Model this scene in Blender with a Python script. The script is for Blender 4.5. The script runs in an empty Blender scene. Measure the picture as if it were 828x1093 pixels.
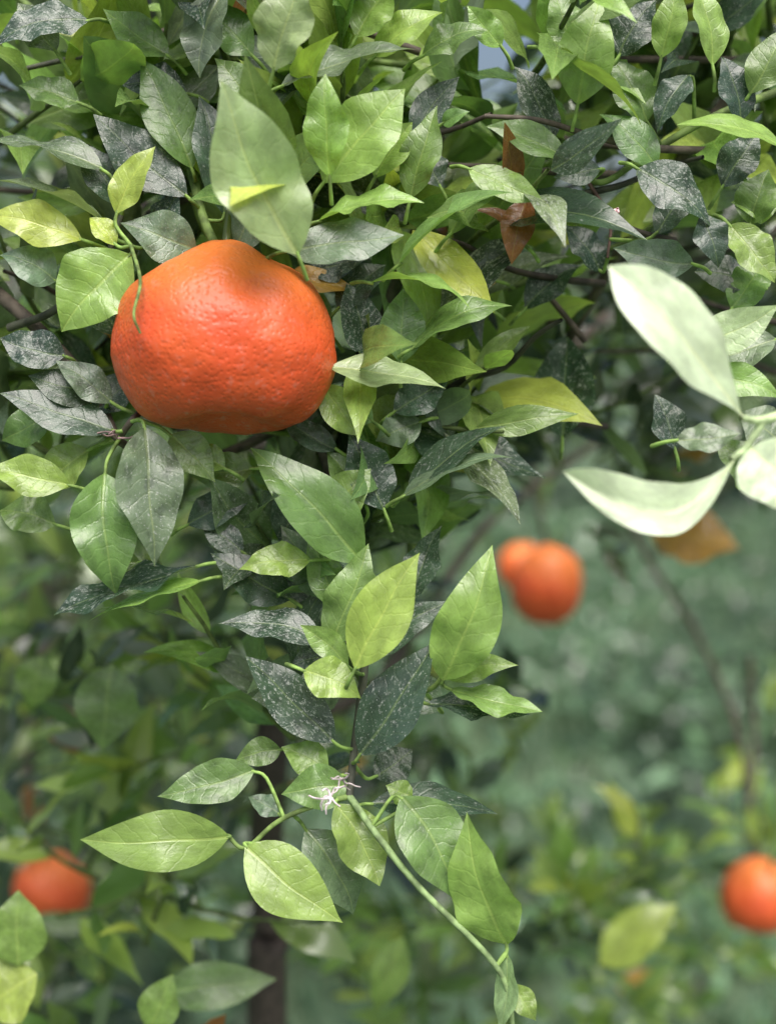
import bpy, math, random
import numpy as np
from mathutils import Vector
random.seed(31); np.random.seed(31)
R=random.uniform
sc=bpy.context.scene
# ---------------------------------------------------------------- camera
PITCH=math.radians(8); CAMH=1.5; FD=0.5
C=np.array([0,-0.5,CAMH]); RT=np.array([1.,0,0])
FW=np.array([0,math.cos(PITCH),-math.sin(PITCH)]); UP=np.array([0,math.sin(PITCH),math.cos(PITCH)])
K=0.72/1093
def P(x,y,d=0.0):
    D=FD+d
    return C+FW*D+RT*((x-414)*K*D)+UP*((546.5-y)*K*D)
def proj(p):
    v=np.asarray(p)-C; D=v@FW
    if D<0.05: return (0,0,D)
    return (414+(v@RT)/D/K, 546.5-(v@UP)/D/K, D)
cam=bpy.data.cameras.new("camera"); co=bpy.data.objects.new("camera",cam); sc.collection.objects.link(co)
co.location=C; co.rotation_euler=(math.pi/2-PITCH,0,0)
cam.sensor_fit='VERTICAL'; cam.sensor_height=36; cam.lens=50; cam.clip_start=0.02; cam.clip_end=500
cam.dof.use_dof=True; cam.dof.focus_distance=0.5; cam.dof.aperture_fstop=5.4
sc.camera=co
sc.view_settings.view_transform='Standard'; sc.view_settings.look='None'; sc.view_settings.exposure=0
# ---------------------------------------------------------------- light
w=bpy.data.worlds.new("World"); sc.world=w; w.use_nodes=True
nt=w.node_tree; bg=nt.nodes['Background']; sky=nt.nodes.new('ShaderNodeTexSky'); sky.sky_type='NISHITA'; sky.sun_disc=False
EL=math.radians(59); AZ=math.radians(165)   # clockwise from +Y
sky.sun_elevation=EL; sky.sun_rotation=AZ; sky.air_density=1.0; sky.dust_density=6.0; sky.ozone_density=1.0
nt.links.new(sky.outputs[0],bg.inputs[0]); bg.inputs[1].default_value=0.15
sd=Vector((math.sin(AZ)*math.cos(EL),math.cos(AZ)*math.cos(EL),math.sin(EL)))
sun=bpy.data.lights.new("sun",'SUN'); sun.energy=4.4; sun.angle=math.radians(50); sun.color=(1,0.98,0.96)
so=bpy.data.objects.new("sun",sun); sc.collection.objects.link(so); so.rotation_euler=sd.to_track_quat('Z','Y').to_euler()
# ---------------------------------------------------------------- batches
class Batch:
    def __init__(s): s.v=[];s.f=[];s.a=[];s.c=[];s.n=0
    def add(s,v,f,a,c):
        s.v.append(v); s.f.append(f+s.n); s.a.append(a); s.c.append(c); s.n+=len(v)
    def build(s,name,mat,parent=None):
        v=np.concatenate(s.v).astype(np.float32); f=np.concatenate(s.f).astype(np.int32)
        me=bpy.data.meshes.new(name); me.vertices.add(len(v)); me.vertices.foreach_set('co',v.ravel())
        me.loops.add(f.size); me.loops.foreach_set('vertex_index',f.ravel())
        me.polygons.add(len(f)); me.polygons.foreach_set('loop_start',np.arange(0,f.size,f.shape[1],dtype=np.int32))
        me.polygons.foreach_set('use_smooth',np.ones(len(f),dtype=bool))
        me.update(calc_edges=True)
        a=me.attributes.new('luv','FLOAT_VECTOR','POINT'); a.data.foreach_set('vector',np.concatenate(s.a).astype(np.float32).ravel())
        c=me.attributes.new('col','FLOAT_COLOR','POINT'); c.data.foreach_set('color',np.concatenate(s.c).astype(np.float32).ravel())
        me.materials.append(mat)
        o=bpy.data.objects.new(name,me); sc.collection.objects.link(o)
        if parent: o.parent=parent
        return o
_g={}
def grid(nt_,nu):
    if (nt_,nu) in _g: return _g[(nt_,nu)]
    t=np.linspace(0,1,nt_+1); u=np.linspace(-1,1,nu+1)
    T,U=np.meshgrid(t,u,indexing='ij'); T=T.ravel();U=U.ravel()
    f=[]
    for i in range(nt_):
        for j in range(nu):
            a=i*(nu+1)+j; f.append((a,a+1,a+nu+2,a+nu+1))
    _g[(nt_,nu)]=(T,U,np.array(f)); return _g[(nt_,nu)]
def unit(v): return v/(np.linalg.norm(v)+1e-12)
def leaf(B,base,tip,W,nrm,col,spot=0.1,bend=0.06,fold=0.25,wave=0.12,res=(9,4),twist=0.0,side=0.0,ea=0.86,eb=1.15):
    T,U,F=grid(*res)
    ax=tip-base; L=np.linalg.norm(ax); a=ax/L
    n=unit(nrm-a*(nrm@a)); s=np.cross(a,n)
    m_=ea/(ea+eb); pk=m_**ea*(1-m_)**eb
    wp=np.clip(T,0,1)**ea*np.clip(1-T,0,1)**eb/pk; wp=np.maximum(wp,0.02*(1-T))
    h=U*wp*W/2
    ph=R(0,6.28); fq=R(8,15); f2=R(.7,1.3)
    fl=np.where(U<0,fold*f2,fold*(2-f2))
    z=bend*L*4*T*(1-T)+fl*np.abs(h)*(1-0.35*T)+wave*np.abs(h)*np.sin(T*fq+ph+np.sign(U)*1.1)+0.4*wave*np.abs(h)*np.sin(T*fq*2.1+ph*3-np.sign(U)*2)
    z=z-(0.25*abs(fold)+.05)*h*h/(W/2+1e-9)
    z=z-R(-.02,.10)*L*np.clip(T-0.6,0,1)**2*6*T
    lat=side*L*4*T*(1-T)+0.015*L*np.sin(T*9+ph)*T*(1-T)*2
    ang=twist*(T-0.4)
    hs=h*np.cos(ang); z=z+h*np.sin(ang)
    v=base+np.outer(T*L,a)+np.outer(hs+lat,s)+np.outer(z,n)
    rnd=R(0,100)
    A=np.stack([U*wp,T,np.full_like(T,rnd)],1)
    cc=np.tile(np.array([col[0],col[1],col[2],spot]),(len(T),1))
    B.add(v,F,A,cc)
def tube(B,pts,radii,col,sides=6):
    pts=np.array(pts); n=len(pts)
    tan=np.gradient(pts,axis=0); vs=[]
    ref=np.array([0.3,0.9,0.2])
    for i in range(n):
        t=unit(tan[i]); x=unit(np.cross(t,ref)); y=np.cross(t,x)
        for k in range(sides):
            an=2*math.pi*k/sides
            vs.append(pts[i]+radii[i]*(math.cos(an)*x+math.sin(an)*y))
    f=[]
    for i in range(n-1):
        for k in range(sides):
            k2=(k+1)%sides; f.append((i*sides+k,i*sides+k2,(i+1)*sides+k2,(i+1)*sides+k))
    m=len(vs); B.add(np.array(vs),np.array(f),np.zeros((m,3)),np.tile([col[0],col[1],col[2],0.],(m,1)))
def smooth(pts,k=6):
    pts=[np.array(p,float) for p in pts]; out=[]
    q=[2*pts[0]-pts[1]]+pts+[2*pts[-1]-pts[-2]]
    for i in range(1,len(q)-2):
        for j in range(k):
            t=j/k; p0,p1,p2,p3=q[i-1:i+3]
            out.append(0.5*((2*p1)+(-p0+p2)*t+(2*p0-5*p1+4*p2-p3)*t*t+(-p0+3*p1-3*p2+p3)*t**3))
    out.append(pts[-1]); return out
# ---------------------------------------------------------------- materials
def mat(name):
    m=bpy.data.materials.new(name); m.use_nodes=True; return m,m.node_tree.nodes,m.node_tree.links,m.node_tree.nodes['Principled BSDF']
def MA(N,Lk,op,a,b=None,c=None,clamp=False):
    n=N.new('ShaderNodeMath'); n.operation=op; n.use_clamp=clamp
    for i,x in enumerate((a,b,c)):
        if x is None: continue
        if hasattr(x,'links'): Lk.new(x,n.inputs[i])
        else: n.inputs[i].default_value=x
    return n.outputs[0]
def MR(N,Lk,x,a,b,c,d):
    n=N.new('ShaderNodeMapRange'); n.interpolation_type='SMOOTHSTEP'; Lk.new(x,n.inputs[0])
    for i,q in enumerate((a,b,c,d)): n.inputs[i+1].default_value=q
    return n.outputs[0]
def MX(N,Lk,f,a,b,bl='MIX'):
    n=N.new('ShaderNodeMix'); n.data_type='RGBA'; n.blend_type=bl
    for i,x in ((0,f),(6,a),(7,b)):
        if hasattr(x,'links'): Lk.new(x,n.inputs[i])
        elif i==0: n.inputs[0].default_value=x
        else: n.inputs[i].default_value=(*x,1)
    return n.outputs[2]
def leafmat():
    m,N,L,b=mat("citrus_leaf")
    at=N.new('ShaderNodeAttribute'); at.attribute_name='col'
    lu=N.new('ShaderNodeAttribute'); lu.attribute_name='luv'
    sp=N.new('ShaderNodeSeparateXYZ'); L.new(lu.outputs['Vector'],sp.inputs[0])
    x=MA(N,L,'ABSOLUTE',sp.outputs[0]); t=sp.outputs[1]; r=sp.outputs[2]
    wid=MA(N,L,'MULTIPLY_ADD',t,-0.05,0.07)
    mid=MA(N,L,'DIVIDE',x,wid); mid=MR(N,L,mid,0.35,1.1,1,0)
    ph=MA(N,L,'MULTIPLY_ADD',x,-0.17,t)
    cx=N.new('ShaderNodeCombineXYZ'); L.new(sp.outputs[0],cx.inputs[0]); L.new(MA(N,L,'MULTIPLY',t,2.4),cx.inputs[1]); L.new(r,cx.inputs[2])
    nz=N.new('ShaderNodeTexNoise'); L.new(cx.outputs[0],nz.inputs['Vector']); nz.inputs['Scale'].default_value=2.5; nz.inputs['Detail'].default_value=3
    ph=MA(N,L,'MULTIPLY_ADD',nz.outputs[0],0.13,ph)
    vv=MA(N,L,'FRACT',MA(N,L,'MULTIPLY',ph,8.5)); vv=MA(N,L,'ABSOLUTE',MA(N,L,'SUBTRACT',vv,0.5))
    vein=MR(N,L,vv,0.0,0.12,1,0)
    mott=MR(N,L,nz.outputs[0],0.3,0.75,0.82,1.2)
    col=MX(N,L,1.0,at.outputs['Color'],mott,'MULTIPLY')
    lighter=MX(N,L,0.4,MX(N,L,1.0,col,(1.8,1.6,1.5),'MULTIPLY'),(0.26,0.34,0.12))
    col=MX(N,L,MA(N,L,'MULTIPLY',vein,0.06),col,lighter)
    col=MX(N,L,MA(N,L,'MULTIPLY',mid,0.65),col,lighter)
    n2=N.new('ShaderNodeTexNoise'); L.new(cx.outputs[0],n2.inputs['Vector']); n2.inputs['Scale'].default_value=8; n2.inputs['Detail'].default_value=6; n2.inputs['Roughness'].default_value=0.75
    th=MA(N,L,'MULTIPLY_ADD',at.outputs['Alpha'],-0.17,0.71)
    dust=MA(N,L,'MULTIPLY',MA(N,L,'SUBTRACT',n2.outputs[0],th),14,clamp=True)
    vo=N.new('ShaderNodeTexVoronoi'); L.new(cx.outputs[0],vo.inputs['Vector']); vo.inputs['Scale'].default_value=13
    pt=MA(N,L,'LESS_THAN',vo.outputs['Distance'],MA(N,L,'MULTIPLY',at.outputs['Alpha'],0.17))
    dust=MA(N,L,'MAXIMUM',MA(N,L,'MULTIPLY',dust,0.6),MA(N,L,'MULTIPLY',pt,0.8),clamp=True)
    soot=MA(N,L,'MULTIPLY',MR(N,L,nz.outputs[0],.46,.34,0,1),MA(N,L,'MULTIPLY',at.outputs['Alpha'],.45),clamp=True)
    col=MX(N,L,soot,col,(0.03,0.042,0.035))
    col=MX(N,L,dust,col,(0.54,0.56,0.55))
    geo=N.new('ShaderNodeNewGeometry')
    back=MX(N,L,0.4,MX(N,L,1.0,col,(1.35,1.3,1.5),'MULTIPLY'),(0.20,0.27,0.15))
    colf=MX(N,L,geo.outputs['Backfacing'],col,back)
    L.new(colf,b.inputs['Base Color'])
    ro=MR(N,L,n2.outputs[0],0.3,0.7,0.19,0.36)
    ro=MA(N,L,'MULTIPLY_ADD',geo.outputs['Backfacing'],0.22,ro); ro=MA(N,L,'MULTIPLY_ADD',dust,0.3,ro)
    L.new(ro,b.inputs['Roughness']); b.inputs['Specular IOR Level'].default_value=0.75
    hgt=MA(N,L,'ADD',MA(N,L,'MULTIPLY',vein,-0.4),MA(N,L,'MULTIPLY',mid,-0.9))
    hgt=MA(N,L,'MULTIPLY_ADD',nz.outputs[0],2.2,hgt)
    hgt=MA(N,L,'MULTIPLY_ADD',n2.outputs[0],0.7,hgt)
    bp=N.new('ShaderNodeBump'); bp.inputs['Strength'].default_value=0.30; bp.inputs['Distance'].default_value=0.0007
    L.new(hgt,bp.inputs['Height']); L.new(bp.outputs[0],b.inputs['Normal'])
    tr=N.new('ShaderNodeBsdfTranslucent'); L.new(MX(N,L,1.0,col,(1.8,1.9,0.9),'MULTIPLY'),tr.inputs[0])
    ms=N.new('ShaderNodeMixShader'); ms.inputs[0].default_value=0.25
    L.new(b.outputs[0],ms.inputs[1]); L.new(tr.outputs[0],ms.inputs[2])
    L.new(ms.outputs[0],N['Material Output'].inputs[0])
    return m
LM=leafmat()
def farleaf():
    m,N,L,b=mat("citrus_leaf_plain")
    at=N.new('ShaderNodeAttribute'); at.attribute_name='col'
    L.new(at.outputs['Color'],b.inputs['Base Color']); b.inputs['Roughness'].default_value=.22; b.inputs['Specular IOR Level'].default_value=0.8
    tr=N.new('ShaderNodeBsdfTranslucent'); L.new(MX(N,L,1.0,at.outputs['Color'],(1.8,1.9,0.9),'MULTIPLY'),tr.inputs[0])
    ms=N.new('ShaderNodeMixShader'); ms.inputs[0].default_value=0.2
    L.new(b.outputs[0],ms.inputs[1]); L.new(tr.outputs[0],ms.inputs[2]); L.new(ms.outputs[0],N['Material Output'].inputs[0])
    return m
FM=farleaf()
def barkmat():
    m,N,L,b=mat("citrus_bark")
    at=N.new('ShaderNodeAttribute'); at.attribute_name='col'
    tc=N.new('ShaderNodeTexCoord')
    n=N.new('ShaderNodeTexNoise'); L.new(tc.outputs['Object'],n.inputs['Vector']); n.inputs['Scale'].default_value=220; n.inputs['Detail'].default_value=3
    c=MX(N,L,1.0,at.outputs['Color'],MR(N,L,n.outputs[0],0.3,0.7,0.55,1.5),'MULTIPLY')
    L.new(c,b.inputs['Base Color']); b.inputs['Roughness'].default_value=0.75
    return m
BM=barkmat()
def peelmat():
    m,N,L,b=mat("mandarin_peel")
    tc=N.new('ShaderNodeTexCoord')
    n=N.new('ShaderNodeTexNoise'); L.new(tc.outputs['Object'],n.inputs['Vector']); n.inputs['Scale'].default_value=28; n.inputs['Detail'].default_value=4
    sz=N.new('ShaderNodeSeparateXYZ'); L.new(tc.outputs['Object'],sz.inputs[0])
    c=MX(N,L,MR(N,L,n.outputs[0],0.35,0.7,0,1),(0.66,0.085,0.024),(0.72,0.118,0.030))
    c=MX(N,L,MR(N,L,sz.outputs[2],-0.002,0.034,0,0.75),c,(0.78,0.235,0.045))  # brighter orange toward the top: light from above put into the colour
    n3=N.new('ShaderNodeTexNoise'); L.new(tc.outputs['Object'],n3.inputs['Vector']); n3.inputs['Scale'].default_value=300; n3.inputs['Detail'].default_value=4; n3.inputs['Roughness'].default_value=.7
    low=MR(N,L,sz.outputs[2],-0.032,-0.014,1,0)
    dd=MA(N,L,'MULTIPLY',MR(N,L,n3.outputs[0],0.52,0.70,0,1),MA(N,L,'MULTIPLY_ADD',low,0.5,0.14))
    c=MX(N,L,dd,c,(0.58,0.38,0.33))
    c=MX(N,L,MA(N,L,'MULTIPLY',low,.35),c,(0.38,0.045,0.015))  # maroon underside: shade painted into the base colour
    v=N.new('ShaderNodeTexVoronoi'); L.new(tc.outputs['Object'],v.inputs['Vector']); v.inputs['Scale'].default_value=600; v.feature='SMOOTH_F1'
    pit=MR(N,L,v.outputs['Distance'],0.05,0.5,0,1)
    c=MX(N,L,MR(N,L,v.outputs['Distance'],.0,.22,.35,0),c,(0.55,0.06,0.01))
    L.new(c,b.inputs['Base Color']); b.inputs['Roughness'].default_value=0.42
    b.inputs['Subsurface Weight'].default_value=0.08; b.inputs['Subsurface Radius'].default_value=(0.006,0.002,0.0008); b.inputs['Subsurface Scale'].default_value=1.0
    n4=N.new('ShaderNodeTexNoise'); L.new(tc.outputs['Object'],n4.inputs['Vector']); n4.inputs['Scale'].default_value=130; n4.inputs['Detail'].default_value=3
    h=MA(N,L,'MULTIPLY_ADD',n4.outputs[0],1.1,MA(N,L,'MULTIPLY',pit,0.5))
    bp=N.new('ShaderNodeBump'); bp.inputs['Strength'].default_value=0.34; bp.inputs['Distance'].default_value=0.0011
    L.new(h,bp.inputs['Height']); L.new(bp.outputs[0],b.inputs['Normal'])
    return m
PM=peelmat()
# ---------------------------------------------------------------- fruit
from mathutils import noise as mn
def mandarin(center,rx,rz,seed,tilt=(0,0,0),neck=0.10,nu=128,nv=84,nk=(0,0),dip=.26,e=2.25):
    vs=[];fs=[]
    for i in range(nv+1):
        th=math.pi*i/nv
        for j in range(nu):
            ph=2*math.pi*j/nu
            s,c=math.sin(th),math.cos(th)
            q=(abs(s)**e+abs(c)**e)**(-1/e)
            x,y,z=s*math.cos(ph)*q,s*math.sin(ph)*q,c*q
            r_=math.hypot(x,y); rn=math.hypot(x-nk[0],y-nk[1])
            if c>0: z+=neck*math.exp(-(rn/0.30)**2)-0.05*math.exp(-(rn/0.07)**2)
            if c<0: z+=dip*math.exp(-(r_/0.50)**2)
            lob=1+0.010*math.cos(ph*9+seed)*min(1,r_)*(1 if c<0 else .6)
            nn=mn.noise(Vector((x*1.1+seed,y*1.1,z*1.1)))*0.07+mn.noise(Vector((x*3+seed,y*3,z*3)))*0.024+mn.noise(Vector((x*9+seed,y*9,z*9)))*0.006
            k=lob*(1+nn)
            k2=1-0.12*max(0,-z-.1)
            vs.append((x*rx*k*k2,y*rx*k*k2,z*rz*k))
    for i in range(nv):
        for j in range(nu):
            j2=(j+1)%nu; fs.append((i*nu+j,(i+1)*nu+j,(i+1)*nu+j2,i*nu+j2))
    me=bpy.data.meshes.new("mandarin"); me.from_pydata(vs,[],fs); me.update()
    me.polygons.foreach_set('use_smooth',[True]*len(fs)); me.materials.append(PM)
    o=bpy.data.objects.new("mandarin",me); sc.collection.objects.link(o); o.location=center; o.rotation_euler=tilt
    B=Batch(); top=rz*(1+neck*0.6); ox,oy=nk[0]*rx,nk[1]*rx
    for k in range(5):
        a=k*1.2566+seed
        leaf(B,np.array([ox,oy,top]),np.array([ox+math.cos(a)*0.006,oy+math.sin(a)*0.006,top-0.0006]),0.004,np.array([0,0,1.]),(0.10,0.15,0.04),res=(5,2))
    tube(B,smooth([(ox,oy,top-0.002),(ox+0.001,oy+0.001,top+0.008),(ox+0.002,oy+0.003,top+0.016)],4),np.linspace(0.0018,0.0013,9),(0.10,0.15,0.05))
    B.build("calyx",LM,o)
    return o
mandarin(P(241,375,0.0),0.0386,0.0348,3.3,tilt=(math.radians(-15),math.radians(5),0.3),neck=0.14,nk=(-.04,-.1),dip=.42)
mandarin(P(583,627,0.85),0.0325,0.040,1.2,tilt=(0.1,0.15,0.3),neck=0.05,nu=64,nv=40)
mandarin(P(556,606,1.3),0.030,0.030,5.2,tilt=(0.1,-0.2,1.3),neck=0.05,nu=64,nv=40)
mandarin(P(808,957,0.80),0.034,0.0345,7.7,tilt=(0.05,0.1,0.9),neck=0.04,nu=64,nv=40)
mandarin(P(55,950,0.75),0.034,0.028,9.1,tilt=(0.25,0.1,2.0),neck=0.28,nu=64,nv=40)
# ---------------------------------------------------------------- hero branches
tree=bpy.data.objects.new("mandarin_tree",None); sc.collection.objects.link(tree)
BR=Batch(); FO=Batch(); FI=Batch()
GS=(0.14,0.21,0.055); BS=(0.085,0.068,0.052); DS=(0.055,0.06,0.04)
stems=[]
def stem(pp,r0,r1,col,sides=8,k=8):
    pts=smooth([P(*p) for p in pp],k); tube(BR,pts,np.linspace(r0,r1,len(pts)),col,sides); stems.extend(pts[::2])
stem([(330,440,.07),(350,500,.045),(375,570,.03),(392,640,.02),(388,720,.012),(378,800,.008),(373,850,.0)],.0022,.0014,DS)
stem([(373,850,0),(405,895,-.010),(450,950,-.014),(520,1020,-.016),(542,1060,-.014),(548,1120,-.014)],.0013,.0009,(0.20,0.29,0.12))
stem([(373,850,0),(330,862,0),(295,878,.002),(262,905,.002),(243,892,.002)],.0011,.0007,GS)
stem([(388,735,.012),(425,742,.01),(460,735,.006),(476,715,.004)],.0012,.0008,GS)
stem([(236,272,0),(218,235,.01),(205,180,.02),(190,100,.05),(175,20,.07),(140,-60,.09)],.0016,.0024,GS)
stem([(126,470,.01),(95,410,.02),(40,350,.03),(-30,290,.05)],.0016,.003,BS)
stem([(126,470,.01),(140,450,.0),(150,440,.01)],.0012,.0012,BS)
stem([(140,262,-.006),(150,300,-.03),(143,335,-.037),(150,356,-.036)],.0007,.0004,GS)
stem([(330,440,.07),(385,400,.05),(420,310,.04),(450,230,.04),(468,140,.05),(485,40,.07),(480,-50,.1)],.0022,.003,DS)
stem([(330,440,.07),(250,480,.08),(180,500,.05),(126,470,.01)],.0022,.0016,BS)
stem([(420,460,.18),(520,440,.2),(580,400,.17),(625,330,.13),(690,220,.08),(780,100,.06),(850,20,.06)],.0028,.002,BS)
stem([(540,270,.06),(580,310,.06),(625,365,.06)],.001,.0014,BS)
stem([(600,170,.02),(640,195,.02),(690,165,.02),(760,125,.02),(850,90,.03)],.001,.0016,GS)
stem([(625,190,.02),(650,235,.02),(648,275,.02)],.0008,.0005,(0.12,0.07,0.06))
stem([(870,430,-.065),(815,448,-.07),(790,446,-.075)],.0018,.001,(0.36,0.46,0.24))
stem([(815,448,-.07),(795,478,-.07),(780,490,-.072)],.0013,.001,(0.36,0.46,0.24))
stem([(85,60,.05),(130,42,.04),(190,30,.04),(260,-10,.05)],.0012,.0018,BS)
stem([(20,75,.03),(90,60,.03),(150,55,.04)],.0009,.0012,DS)
stem([(10,350,.03),(60,330,.02),(110,280,.01),(130,230,.01)],.0016,.001,DS)
stem([(650,520,.75),(700,610,.8),(745,680,.85),(790,790,.85),(800,900,.8)],.0036,.0028,BS)
stem([(40,930,.75),(35,880,.75),(28,820,.78),(40,740,.8),(60,640,.8)],.003,.005,BS)
stem([(583,580,.85),(575,540,.83),(560,480,.8),(540,420,.8)],.002,.004,BS)
stem([(808,915,.8),(800,860,.8),(805,790,.85),(800,700,.85)],.002,.003,BS)
tp=[P(285,1093,.42)]; base=np.array([tp[0][0]-0.02,tp[0][1]+0.05,-0.03])
tr=smooth([base,base*0.5+tp[0]*0.5+np.array([.015,0,0]),tp[0],P(290,1000,.42),P(284,900,.42),P(290,800,.40),P(280,640,.40),P(240,480,.45),P(150,200,.5),P(100,-200,.5)],8)
tube(BR,tr,np.linspace(.015,.0065,len(tr)),(0.045,0.034,0.028),12)
for pp in ([(286,760,.40),(330,600,.3),(340,500,.15),(330,440,.07)],[(240,480,.45),(420,460,.3),(600,380,.4),(760,200,.5),(900,0,.5)],[(240,480,.45),(120,420,.3),(-30,290,.05)],
           [(150,200,.5),(160,60,.3),(140,-60,.09)],[(420,460,.3),(440,250,.3),(480,-50,.1)],[(286,780,.40),(390,740,.45),(440,680,.5),(520,560,.6),(640,470,.7)]):
    pts=smooth([P(*p) for p in pp],8); tube(BR,pts,np.linspace(.005,.003,len(pts)),BS,8)
stems_np=np.array(stems)
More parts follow.
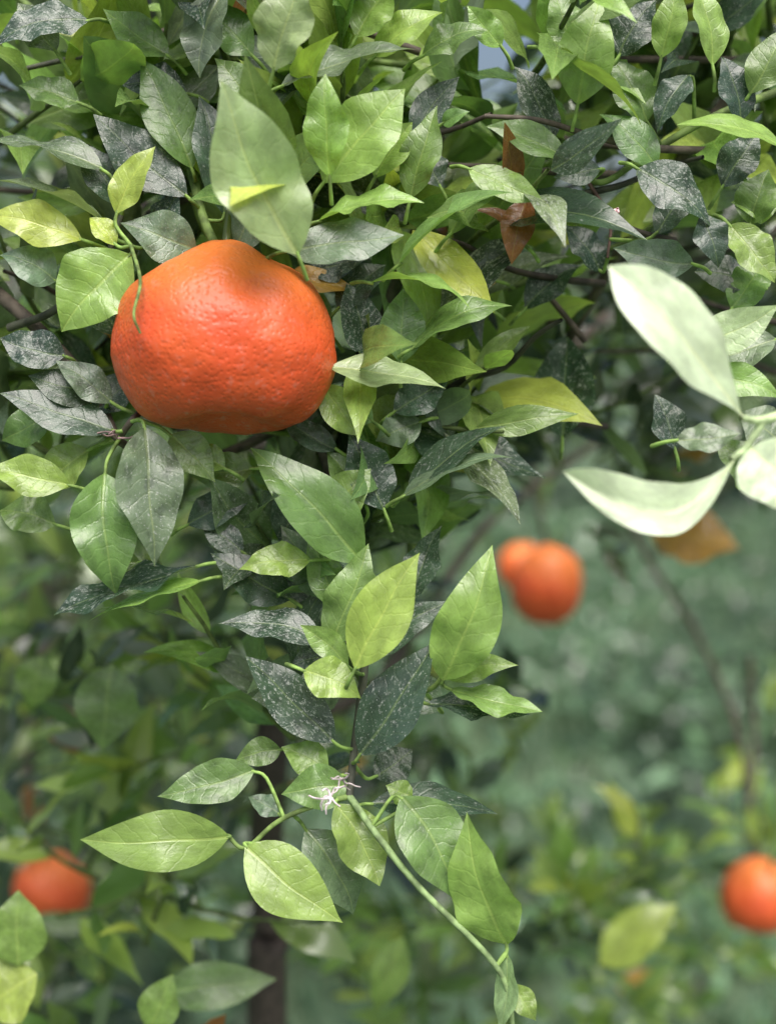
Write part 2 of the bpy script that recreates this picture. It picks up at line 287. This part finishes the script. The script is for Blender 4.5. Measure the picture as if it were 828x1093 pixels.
# ---------------------------------------------------------------- hero leaves
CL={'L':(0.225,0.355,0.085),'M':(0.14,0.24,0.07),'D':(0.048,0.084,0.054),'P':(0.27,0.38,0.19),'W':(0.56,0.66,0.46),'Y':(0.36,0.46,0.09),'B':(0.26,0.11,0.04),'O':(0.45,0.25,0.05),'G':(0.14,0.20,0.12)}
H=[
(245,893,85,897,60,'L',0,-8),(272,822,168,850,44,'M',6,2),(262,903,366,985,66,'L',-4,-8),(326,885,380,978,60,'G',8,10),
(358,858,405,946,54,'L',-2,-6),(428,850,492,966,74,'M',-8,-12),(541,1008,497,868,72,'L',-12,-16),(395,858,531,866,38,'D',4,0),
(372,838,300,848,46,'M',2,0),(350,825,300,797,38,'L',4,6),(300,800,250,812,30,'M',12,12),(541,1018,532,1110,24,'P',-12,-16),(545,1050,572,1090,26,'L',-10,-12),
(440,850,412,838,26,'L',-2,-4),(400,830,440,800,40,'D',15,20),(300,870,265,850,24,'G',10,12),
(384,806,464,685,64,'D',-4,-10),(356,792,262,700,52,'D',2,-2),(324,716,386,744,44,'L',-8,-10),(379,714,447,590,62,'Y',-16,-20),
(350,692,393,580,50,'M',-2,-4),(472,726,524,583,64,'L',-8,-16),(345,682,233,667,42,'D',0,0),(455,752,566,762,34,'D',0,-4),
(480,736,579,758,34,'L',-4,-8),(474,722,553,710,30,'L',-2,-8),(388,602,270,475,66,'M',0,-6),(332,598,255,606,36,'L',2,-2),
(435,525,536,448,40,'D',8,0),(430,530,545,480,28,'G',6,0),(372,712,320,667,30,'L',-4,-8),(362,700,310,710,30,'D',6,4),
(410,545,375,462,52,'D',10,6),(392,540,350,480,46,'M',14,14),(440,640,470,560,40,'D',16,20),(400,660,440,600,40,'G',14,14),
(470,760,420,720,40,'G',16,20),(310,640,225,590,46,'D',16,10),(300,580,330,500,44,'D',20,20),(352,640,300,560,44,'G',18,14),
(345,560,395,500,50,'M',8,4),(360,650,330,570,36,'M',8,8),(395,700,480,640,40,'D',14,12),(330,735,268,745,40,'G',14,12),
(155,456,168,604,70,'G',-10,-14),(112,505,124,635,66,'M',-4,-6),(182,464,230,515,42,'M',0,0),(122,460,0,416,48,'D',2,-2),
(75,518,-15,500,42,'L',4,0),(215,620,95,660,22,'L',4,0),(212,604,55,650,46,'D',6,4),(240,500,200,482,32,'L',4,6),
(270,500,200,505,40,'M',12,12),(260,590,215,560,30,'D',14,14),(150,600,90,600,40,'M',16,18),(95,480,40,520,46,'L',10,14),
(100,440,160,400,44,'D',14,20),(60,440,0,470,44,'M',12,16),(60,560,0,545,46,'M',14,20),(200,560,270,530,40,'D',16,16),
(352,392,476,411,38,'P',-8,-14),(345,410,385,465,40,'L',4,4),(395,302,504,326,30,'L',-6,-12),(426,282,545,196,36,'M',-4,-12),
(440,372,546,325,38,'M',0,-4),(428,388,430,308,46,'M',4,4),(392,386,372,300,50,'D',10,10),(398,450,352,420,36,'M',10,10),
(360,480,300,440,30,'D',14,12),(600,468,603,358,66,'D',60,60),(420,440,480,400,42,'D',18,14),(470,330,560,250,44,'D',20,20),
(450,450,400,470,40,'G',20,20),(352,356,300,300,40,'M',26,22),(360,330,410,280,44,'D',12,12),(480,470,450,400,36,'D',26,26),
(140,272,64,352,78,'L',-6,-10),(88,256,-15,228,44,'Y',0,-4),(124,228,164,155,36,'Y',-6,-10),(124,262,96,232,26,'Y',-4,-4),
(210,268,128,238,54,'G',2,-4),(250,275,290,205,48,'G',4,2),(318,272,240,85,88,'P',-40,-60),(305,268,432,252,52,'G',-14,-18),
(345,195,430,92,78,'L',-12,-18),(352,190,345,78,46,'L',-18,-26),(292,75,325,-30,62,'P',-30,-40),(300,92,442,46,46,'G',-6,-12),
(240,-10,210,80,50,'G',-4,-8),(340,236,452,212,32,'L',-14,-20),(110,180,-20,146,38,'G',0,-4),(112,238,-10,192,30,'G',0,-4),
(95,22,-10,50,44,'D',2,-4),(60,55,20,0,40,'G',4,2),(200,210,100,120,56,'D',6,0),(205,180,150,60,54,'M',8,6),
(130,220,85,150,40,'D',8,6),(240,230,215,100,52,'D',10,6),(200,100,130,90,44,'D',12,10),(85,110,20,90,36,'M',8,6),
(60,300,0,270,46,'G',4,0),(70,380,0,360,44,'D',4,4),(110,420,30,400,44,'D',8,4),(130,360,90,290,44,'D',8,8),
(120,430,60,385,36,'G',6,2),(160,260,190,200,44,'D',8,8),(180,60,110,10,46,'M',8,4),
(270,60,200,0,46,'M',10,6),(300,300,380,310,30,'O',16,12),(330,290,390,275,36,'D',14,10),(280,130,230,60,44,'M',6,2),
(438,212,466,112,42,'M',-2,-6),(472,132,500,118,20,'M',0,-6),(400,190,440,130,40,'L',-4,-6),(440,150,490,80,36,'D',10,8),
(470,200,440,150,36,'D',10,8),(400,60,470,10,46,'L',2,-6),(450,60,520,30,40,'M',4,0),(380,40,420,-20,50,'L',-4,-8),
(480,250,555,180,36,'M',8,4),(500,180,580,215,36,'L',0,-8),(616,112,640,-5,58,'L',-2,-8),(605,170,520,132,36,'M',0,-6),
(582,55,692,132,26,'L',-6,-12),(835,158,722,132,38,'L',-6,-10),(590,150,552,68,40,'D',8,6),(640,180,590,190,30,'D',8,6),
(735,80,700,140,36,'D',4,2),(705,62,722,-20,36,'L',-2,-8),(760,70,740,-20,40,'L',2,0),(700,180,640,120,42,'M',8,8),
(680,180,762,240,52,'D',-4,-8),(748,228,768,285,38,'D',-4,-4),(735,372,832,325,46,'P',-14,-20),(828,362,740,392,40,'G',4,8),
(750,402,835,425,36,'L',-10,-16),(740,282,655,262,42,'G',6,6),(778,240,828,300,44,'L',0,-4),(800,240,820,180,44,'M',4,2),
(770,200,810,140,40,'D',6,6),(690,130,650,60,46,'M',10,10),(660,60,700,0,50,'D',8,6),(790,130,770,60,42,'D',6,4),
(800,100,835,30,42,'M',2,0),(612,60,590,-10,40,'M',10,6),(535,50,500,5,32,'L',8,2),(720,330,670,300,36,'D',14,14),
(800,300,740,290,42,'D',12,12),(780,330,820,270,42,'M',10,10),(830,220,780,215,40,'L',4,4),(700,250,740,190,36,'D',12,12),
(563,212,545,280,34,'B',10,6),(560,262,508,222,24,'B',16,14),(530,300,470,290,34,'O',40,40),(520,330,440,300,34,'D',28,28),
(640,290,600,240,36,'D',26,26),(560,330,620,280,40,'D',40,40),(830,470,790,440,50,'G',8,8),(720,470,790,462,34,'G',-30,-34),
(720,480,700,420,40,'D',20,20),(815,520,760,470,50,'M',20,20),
]
cam_dir=-FW
def hero(h):
    bx,by,tx,ty,wd,cl,db,dt=h
    b=P(bx,by,db/1000); t=P(tx,ty,dt/1000); L=np.linalg.norm(t-b)
    sc_=K*(FD+db/1000); wv=wd*sc_
    Wr=max(wv,0.38*L)
    tilt=math.acos(min(1,wv/Wr))+R(.1,.5)
    a=unit(t-b); n0=unit(cam_dir-a*(cam_dir@a)); s=np.cross(a,n0)
    sg=1 if s[2]>0 else -1
    if abs(s[2])<0.3 and R(0,1)<.4: sg=-sg
    tilt=min(tilt,1.3)
    n=n0*math.cos(tilt)+s*math.sin(tilt)*sg
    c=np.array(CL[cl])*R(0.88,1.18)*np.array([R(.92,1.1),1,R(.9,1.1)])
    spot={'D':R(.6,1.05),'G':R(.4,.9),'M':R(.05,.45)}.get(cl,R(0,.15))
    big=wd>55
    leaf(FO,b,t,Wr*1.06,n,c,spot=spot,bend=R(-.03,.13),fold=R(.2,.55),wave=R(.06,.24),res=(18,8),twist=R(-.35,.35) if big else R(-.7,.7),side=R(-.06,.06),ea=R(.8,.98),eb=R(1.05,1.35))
    dd=np.linalg.norm(stems_np-b,axis=1); j=dd.argmin()
    e=stems_np[j] if dd[j]<0.022 else b-a*0.007+FW*0.004+np.array([0,0,-.001])
    mid=b-a*0.3*min(dd[j],0.012)
    pts=smooth([b+a*0.0012,mid*0.6+(b+e)*0.2,e],4); tube(BR,pts,np.linspace(.0006,.0008,len(pts)),np.array(CL['L'])*0.9,5)
for h in H: hero(h)
def pale(b,t,W,n,bend,fold,side,twist,c='W',ea=.86,eb=1.0):
    leaf(FO,b,t,W,n,np.array(CL[c]),spot=0.0,bend=bend,fold=fold,wave=.10,res=(24,10),twist=twist,side=side,ea=ea,eb=eb)
pale(P(792,446,-.075),P(654,281,-.088),0.024,unit(-FW+UP*.4+RT*.2),.10,.45,-.05,.6,ea=1.2,eb=.85)
pale(P(785,488,-.072),P(607,497,-.088),0.0175,unit(-FW+UP*.3),-.05,.75,-.27,1.0,ea=1.3,eb=.85)
pale(P(800,478,-.07),P(870,545,-.085),0.024,unit(-FW+UP*.5-RT*.3),.06,.2,.0,.0,ea=.7)
def blossom(x,y,d,n,s,col,r=.00045):
    for k in range(n):
        p=P(x,y,d); v=unit(np.array([R(-1,1),R(-1,.2),R(-1,.9)])); q=[p]
        for i in range(4):
            v=unit(v+np.array([R(-.9,.9),R(-.5,.5),R(-.9,.7)])); q.append(q[-1]+v*s*R(.5,1))
        tube(BR,smooth(q,3),np.linspace(r,r*.6,13),col,5)
blossom(366,832,-.014,6,.0022,(0.42,0.36,0.36),.0004); blossom(352,850,-.014,7,.0026,(0.58,0.50,0.52),.0005); blossom(653,226,-.004,12,.0013,(0.62,0.42,0.44),.0007); blossom(125,468,.0,4,.003,(0.3,0.2,0.2))
# ---------------------------------------------------------------- fill shoots
GAPS=[(522,92,16,24),(558,18,18,25)]
def blocked(p,far=False):
    x,y,D=proj(p)
    for gx,gy,ga,gb in GAPS:
        if ((x-gx)/ga)**2+((y-gy)/gb)**2<(1.8 if D<3 else 1.3): return True
    if ((x-241)/140)**2+((y-372)/122)**2<1 and D<0.555: return True
    if ((x-583)/62)**2+((y-628)/74)**2<1 and D<1.42: return True
    if ((x-806)/66)**2+((y-957)/62)**2<1 and D<1.36: return True
    if ((x-57)/50)**2+((y-945)/32)**2<1 and D<1.32: return True
    if 260<x<308 and y>780 and .53<D<.95: return True
    if 600<x<800 and 610<y<800 and D<5: return R(0,1)<.75
    if D<0.30: return True
    if 560<x<840 and 270<y<600 and D<0.5: return True
    return False
TN={'new':['L','L','Y','L','M'],'old':['D','D','G','M','G'],'mid':['M','M','L','G']}
def shoot(B,BB,o,d,length,nl,LL,tn,dark=1.0,res=(9,4)):
    d=unit(d); side=unit(np.cross(d,np.array([R(-1,1),R(-1,1),R(-1,1)]))); pts=[o]
    cur=d.copy(); seg=length/6
    for i in range(6):
        cur=unit(cur+np.array([R(-.12,.12),R(-.12,.12),R(-.05,.16)])); pts.append(pts[-1]+cur*seg)
    if blocked(pts[3]) or blocked(pts[6]): return
    tube(BB,pts,np.linspace(.0016,.0007,7),np.array(GS)*R(.4,.9),5)
    a=R(0,6.28); x=side; y=np.cross(d,x)
    for k in range(nl):
        f=(k+.6)/nl; idx=f*6; i=min(int(idx),5); p=pts[i]+(pts[i+1]-pts[i])*(idx-i)
        a+=2.4+R(-.3,.3); rad=math.cos(a)*x+math.sin(a)*y
        op=R(.55,1.05)*(1.2-.65*f)
        ld=unit(rad*math.sin(op)+d*math.cos(op)+np.array([0,0,-.05]))
        L=LL*R(.62,1.25)*(1-.25*abs(f-.45)); b=p+ld*0.004; t=b+ld*L
        if blocked((b+t)/2) or blocked(t): continue
        n=d*1.0+np.array([0,-.2,.4])-rad*.25+np.array([R(-.3,.3),R(-.3,.3),R(-.3,.3)])
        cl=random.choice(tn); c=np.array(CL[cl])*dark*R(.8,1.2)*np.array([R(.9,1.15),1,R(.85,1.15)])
        if R(0,1)<.004: c=np.array(CL[random.choice('OB')])*dark
        leaf(B,b,t,L*R(.29,.42),n,c,spot=R(.35,1.0) if cl in 'DG' else R(0,.3),bend=R(-.04,.15),fold=R(.15,.65),wave=R(.05,.26),res=res,twist=R(-.8,.8),side=R(-.07,.07),ea=R(.78,.98),eb=R(1.0,1.4))
def blob(cx,cy,rx,ry,d0,d1,n,LL=.042,mix=(.35,.75),dark=1.0,res=(9,4),B=None):
    B=B or FO
    for _ in range(n):
        while True:
            u,v=R(-1,1),R(-1,1)
            if u*u+v*v<1: break
        dd=R(d0,d1); o=P(cx+u*rx,cy+v*ry,dd); q=R(0,1); tn=TN['new' if q<mix[0] else 'old' if q<mix[1] else 'mid']
        shoot(B,BR,o,np.array([R(-.9,.9),R(-1,.2),R(-.2,1.1)]),R(.045,.09),random.randint(6,9),LL,tn,dark,res)
blob(170,130,260,180,.045,.14,38,LL=.053,mix=(.45,.75))
blob(430,240,150,260,.045,.14,33,LL=.050,mix=(.5,.78))
blob(690,110,200,160,.04,.18,40,LL=.050,mix=(.6,.82))
blob(395,600,80,170,.065,.11,13)
blob(80,480,130,110,.045,.14,18,LL=.047)
blob(350,810,50,50,.06,.1,2)
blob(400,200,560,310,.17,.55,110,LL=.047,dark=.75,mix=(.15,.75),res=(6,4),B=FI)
blob(700,440,210,110,.2,.7,44,dark=.65,mix=(.1,.75),res=(6,4),B=FI)  # dark lowers the leaf colour to paint in shaded foliage
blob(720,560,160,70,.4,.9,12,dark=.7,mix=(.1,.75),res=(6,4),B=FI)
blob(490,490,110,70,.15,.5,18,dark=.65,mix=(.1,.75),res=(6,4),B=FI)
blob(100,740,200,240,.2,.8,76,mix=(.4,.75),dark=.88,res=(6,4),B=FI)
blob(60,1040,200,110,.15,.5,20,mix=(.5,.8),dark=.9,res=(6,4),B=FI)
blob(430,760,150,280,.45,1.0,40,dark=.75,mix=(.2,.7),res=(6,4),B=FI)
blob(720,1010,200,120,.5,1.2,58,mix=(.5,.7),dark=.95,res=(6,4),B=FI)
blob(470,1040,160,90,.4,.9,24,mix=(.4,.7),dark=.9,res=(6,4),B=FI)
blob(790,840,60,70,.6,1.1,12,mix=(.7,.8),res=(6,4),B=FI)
for b_,t_,w_,c_ in (((695,572,.5),(788,584,.48),.056,'O'),((62,755,.4),(85,808,.4),.024,'B'),((27,830,.6),(50,925,.6),.014,'B'),((640,1030,.4),(722,965,.4),.032,'Y'),
                    ((75,700,.2),(150,700,.2),.022,'L'),((45,700,.2),(35,755,.2),.022,'L'),((120,710,.15),(110,800,.15),.03,'M'),((20,1030,.1),(20,950,.1),.026,'L'),((40,1040,.1),(-20,1080,.1),.03,'Y'),
                    ((105,988,.4),(15,985,.4),.014,'M'),((170,1060,.15),(295,1045,.15),.022,'M'),((160,1100,.1),(185,1040,.1),.018,'L'),((430,1000,.25),(400,1080,.25),.02,'L')):
    leaf(FO,P(*b_),P(*t_),w_,unit(-FW+UP*R(.3,1)),np.array(CL[c_])*.85,res=(9,4))
for k in range(60):
    x,y,d=R(-20,850),R(-20,470),R(.02,.2); an=R(-.9,.9)+(math.pi if R(0,1)<.5 else 0); l=R(80,190)
    q=[(x,y,d)]
    for i in range(4): an+=R(-.35,.35); q.append((q[-1][0]+math.cos(an)*l/3,q[-1][1]-abs(math.sin(an))*l/3*R(.3,1),q[-1][2]+R(-.015,.01)))
    pts=smooth([P(*p) for p in q],4)
    if any(blocked(p) for p in pts[::3]): continue
    tube(BR,pts,np.linspace(.0016,.0008,len(pts)),np.array(BS if R(0,1)<.6 else DS)*R(.5,1.0),6)
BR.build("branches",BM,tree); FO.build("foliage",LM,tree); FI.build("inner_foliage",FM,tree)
# ---------------------------------------------------------------- neighbouring trees
def orchard_tree(x,y,rad,hc,nleaf,fruit,dark=1.0,LL=.06,zmin=.25):
    e=bpy.data.objects.new("mandarin_tree",None); sc.collection.objects.link(e); e.location=(x,y,0)
    b=Batch(); f=Batch()
    tube(b,smooth([(0,0,-.05),(.02,.01,.3),(-.02,0,hc-rad*.6)],6),np.linspace(.07,.05,13),BS,10)
    for k in range(9):
        a=k*2.4; el=R(.3,1.3); q=np.array([math.cos(a)*math.cos(el),math.sin(a)*math.cos(el),math.sin(el)])*rad*.9
        s0=np.array([-.02,0,hc-rad*.65]); e0=np.array([0,0,hc-rad*.3])+q
        tube(b,smooth([s0,(s0+e0)/2+np.array([R(-.1,.1),R(-.1,.1),.05]),e0],5),np.linspace(.03,.008,11),BS,6)
    cl=[]
    for k in range(60):
        v=unit(np.random.normal(size=3)); r=rad*R(.45,1.0); p=np.array([v[0]*r,v[1]*r,hc+v[2]*r*.95])
        if p[2]<zmin: p[2]=R(zmin,zmin+.3)
        cl.append((p,R(.18,.34)*rad,R(.6,1.35)))
    for i in range(nleaf):
        p,cr,br=random.choice(cl); q=p+unit(np.random.normal(size=3))*cr*R(.3,1)
        if blocked(q+np.array([x,y,0])): continue
        dr=unit(np.random.normal(size=3)+np.array([0,0,.1])); L=LL*R(.7,1.2)
        c=np.array(CL[random.choice('LMMGD')])*br*dark
        leaf(f,q,q+dr*L,L*.45,np.array([R(-.6,.6),R(-.9,.3),1.]),c,res=(3,2))
    b.build("trunk_and_limbs",BM,e); f.build("crown",FM,e)
    for k in range(fruit):
        p,cr,_=random.choice(cl); q=p+np.array([x,y-cr*.9,0])
        if not blocked(q): mandarin(q,.034,.03,R(0,9),nu=28,nv=18)
orchard_tree(-1.15,2.4,1.1,1.15,8000,0,dark=.7)
orchard_tree(-.75,3.9,.95,1.0,5500,0,dark=.65,LL=.07)
orchard_tree(2.4,4.2,1.2,1.3,5000,1,dark=.9)
for i,(x,y) in enumerate([(-4.2,6.2),(-2.2,8.5),(.3,9.6),(2.4,10.2),(4.8,9.6),(7,10),(-5,12),(-1.2,13),(4,14)]):
    orchard_tree(x,y,R(1.3,1.5),1.4,2600,0,LL=.15,dark=.65,zmin=.05)
# ---------------------------------------------------------------- ground
def gmat():
    m,N,L,b=mat("grass")
    tc=N.new('ShaderNodeTexCoord')
    n=N.new('ShaderNodeTexNoise'); L.new(tc.outputs['Object'],n.inputs['Vector']); n.inputs['Scale'].default_value=1.8; n.inputs['Detail'].default_value=8
    n2=N.new('ShaderNodeTexNoise'); L.new(tc.outputs['Object'],n2.inputs['Vector']); n2.inputs['Scale'].default_value=35; n2.inputs['Detail'].default_value=4
    c=MX(N,L,MR(N,L,n.outputs[0],.35,.65,0,1),(0.045,0.085,0.05),(0.13,0.19,0.10))
    c=MX(N,L,1.0,c,MR(N,L,n2.outputs[0],.3,.7,.6,1.4),'MULTIPLY')
    L.new(c,b.inputs['Base Color']); b.inputs['Roughness'].default_value=.9
    return m
me=bpy.data.meshes.new("ground"); vs=[];fs=[]
xs=np.concatenate([[-200,-60,-20],np.linspace(-10,10,41),[20,60,200]]); ys=np.concatenate([[-60,-10],np.linspace(-2,22,49),[40,100,300]])
for y in ys:
    for x in xs: vs.append((x,y,0.05*mn.noise(Vector((x*.4,y*.4,0)))))
nx=len(xs)
for j in range(len(ys)-1):
    for i in range(nx-1): a=j*nx+i; fs.append((a,a+1,a+nx+1,a+nx))
me.from_pydata(vs,[],fs); me.materials.append(gmat()); g=bpy.data.objects.new("ground",me); sc.collection.objects.link(g)
GB=Batch(); n=22000
for i in range(n):
    y=1.5+9*R(0,1)**1.2; x=R(-.6,.75)*(y+1)*.8; z=0.05*mn.noise(Vector((x*.4,y*.4,0)))
    h=R(.05,.16)*(1+.6*mn.noise(Vector((x*1.5,y*1.5,3)))); a=R(0,6.28); wv=R(.004,.010)
    dx,dy=math.cos(a)*wv,math.sin(a)*wv; lx,ly=R(-.5,.5)*h,R(-.5,.5)*h
    v=np.array([(x-dx,y-dy,z-.01),(x+dx,y+dy,z-.01),(x+dx*.6+lx*.4,y+dy*.6+ly*.4,z+h*.6),(x-dx*.6+lx*.4,y-dy*.6+ly*.4,z+h*.6),(x+lx+.001,y+ly,z+h),(x+lx,y+ly,z+h)])
    c=np.array([.09,.16,.085])*R(.6,1.7)*(1+1.1*mn.noise(Vector((x*1.2,y*.9,7))))
    GB.add(v,np.array([(0,1,2,3),(3,2,4,5)]),np.tile([.5,.5,R(0,50)],(6,1)),np.tile([c[0]*R(.8,1.3),c[1],c[2]*1.2,0],(6,1)))
GB.build("grass",FM)
WB=Batch()
for k in range(330):
    y=2.2+7.5*R(0,1); x=R(-.45,.7)*(y+1)*.75; hh=R(.15,.55)*(1 if y<4.5 else .8); br=R(.3,1.9); rr=R(.08,.3)
    for i in range(random.randint(18,45)):
        q=np.array([x+R(-1,1)*rr,y+R(-1,1)*rr,hh*R(.1,1)]); dr=unit(np.array([R(-1,1),R(-1,1),R(-.2,.9)])); L=R(.05,.11)
        leaf(WB,q,q+dr*L,L*.4,np.array([R(-.6,.6),R(-.9,.3),1.]),np.array([.09,.155,.085])*br*R(.7,1.3),res=(3,2))
WB.build("weeds",FM)
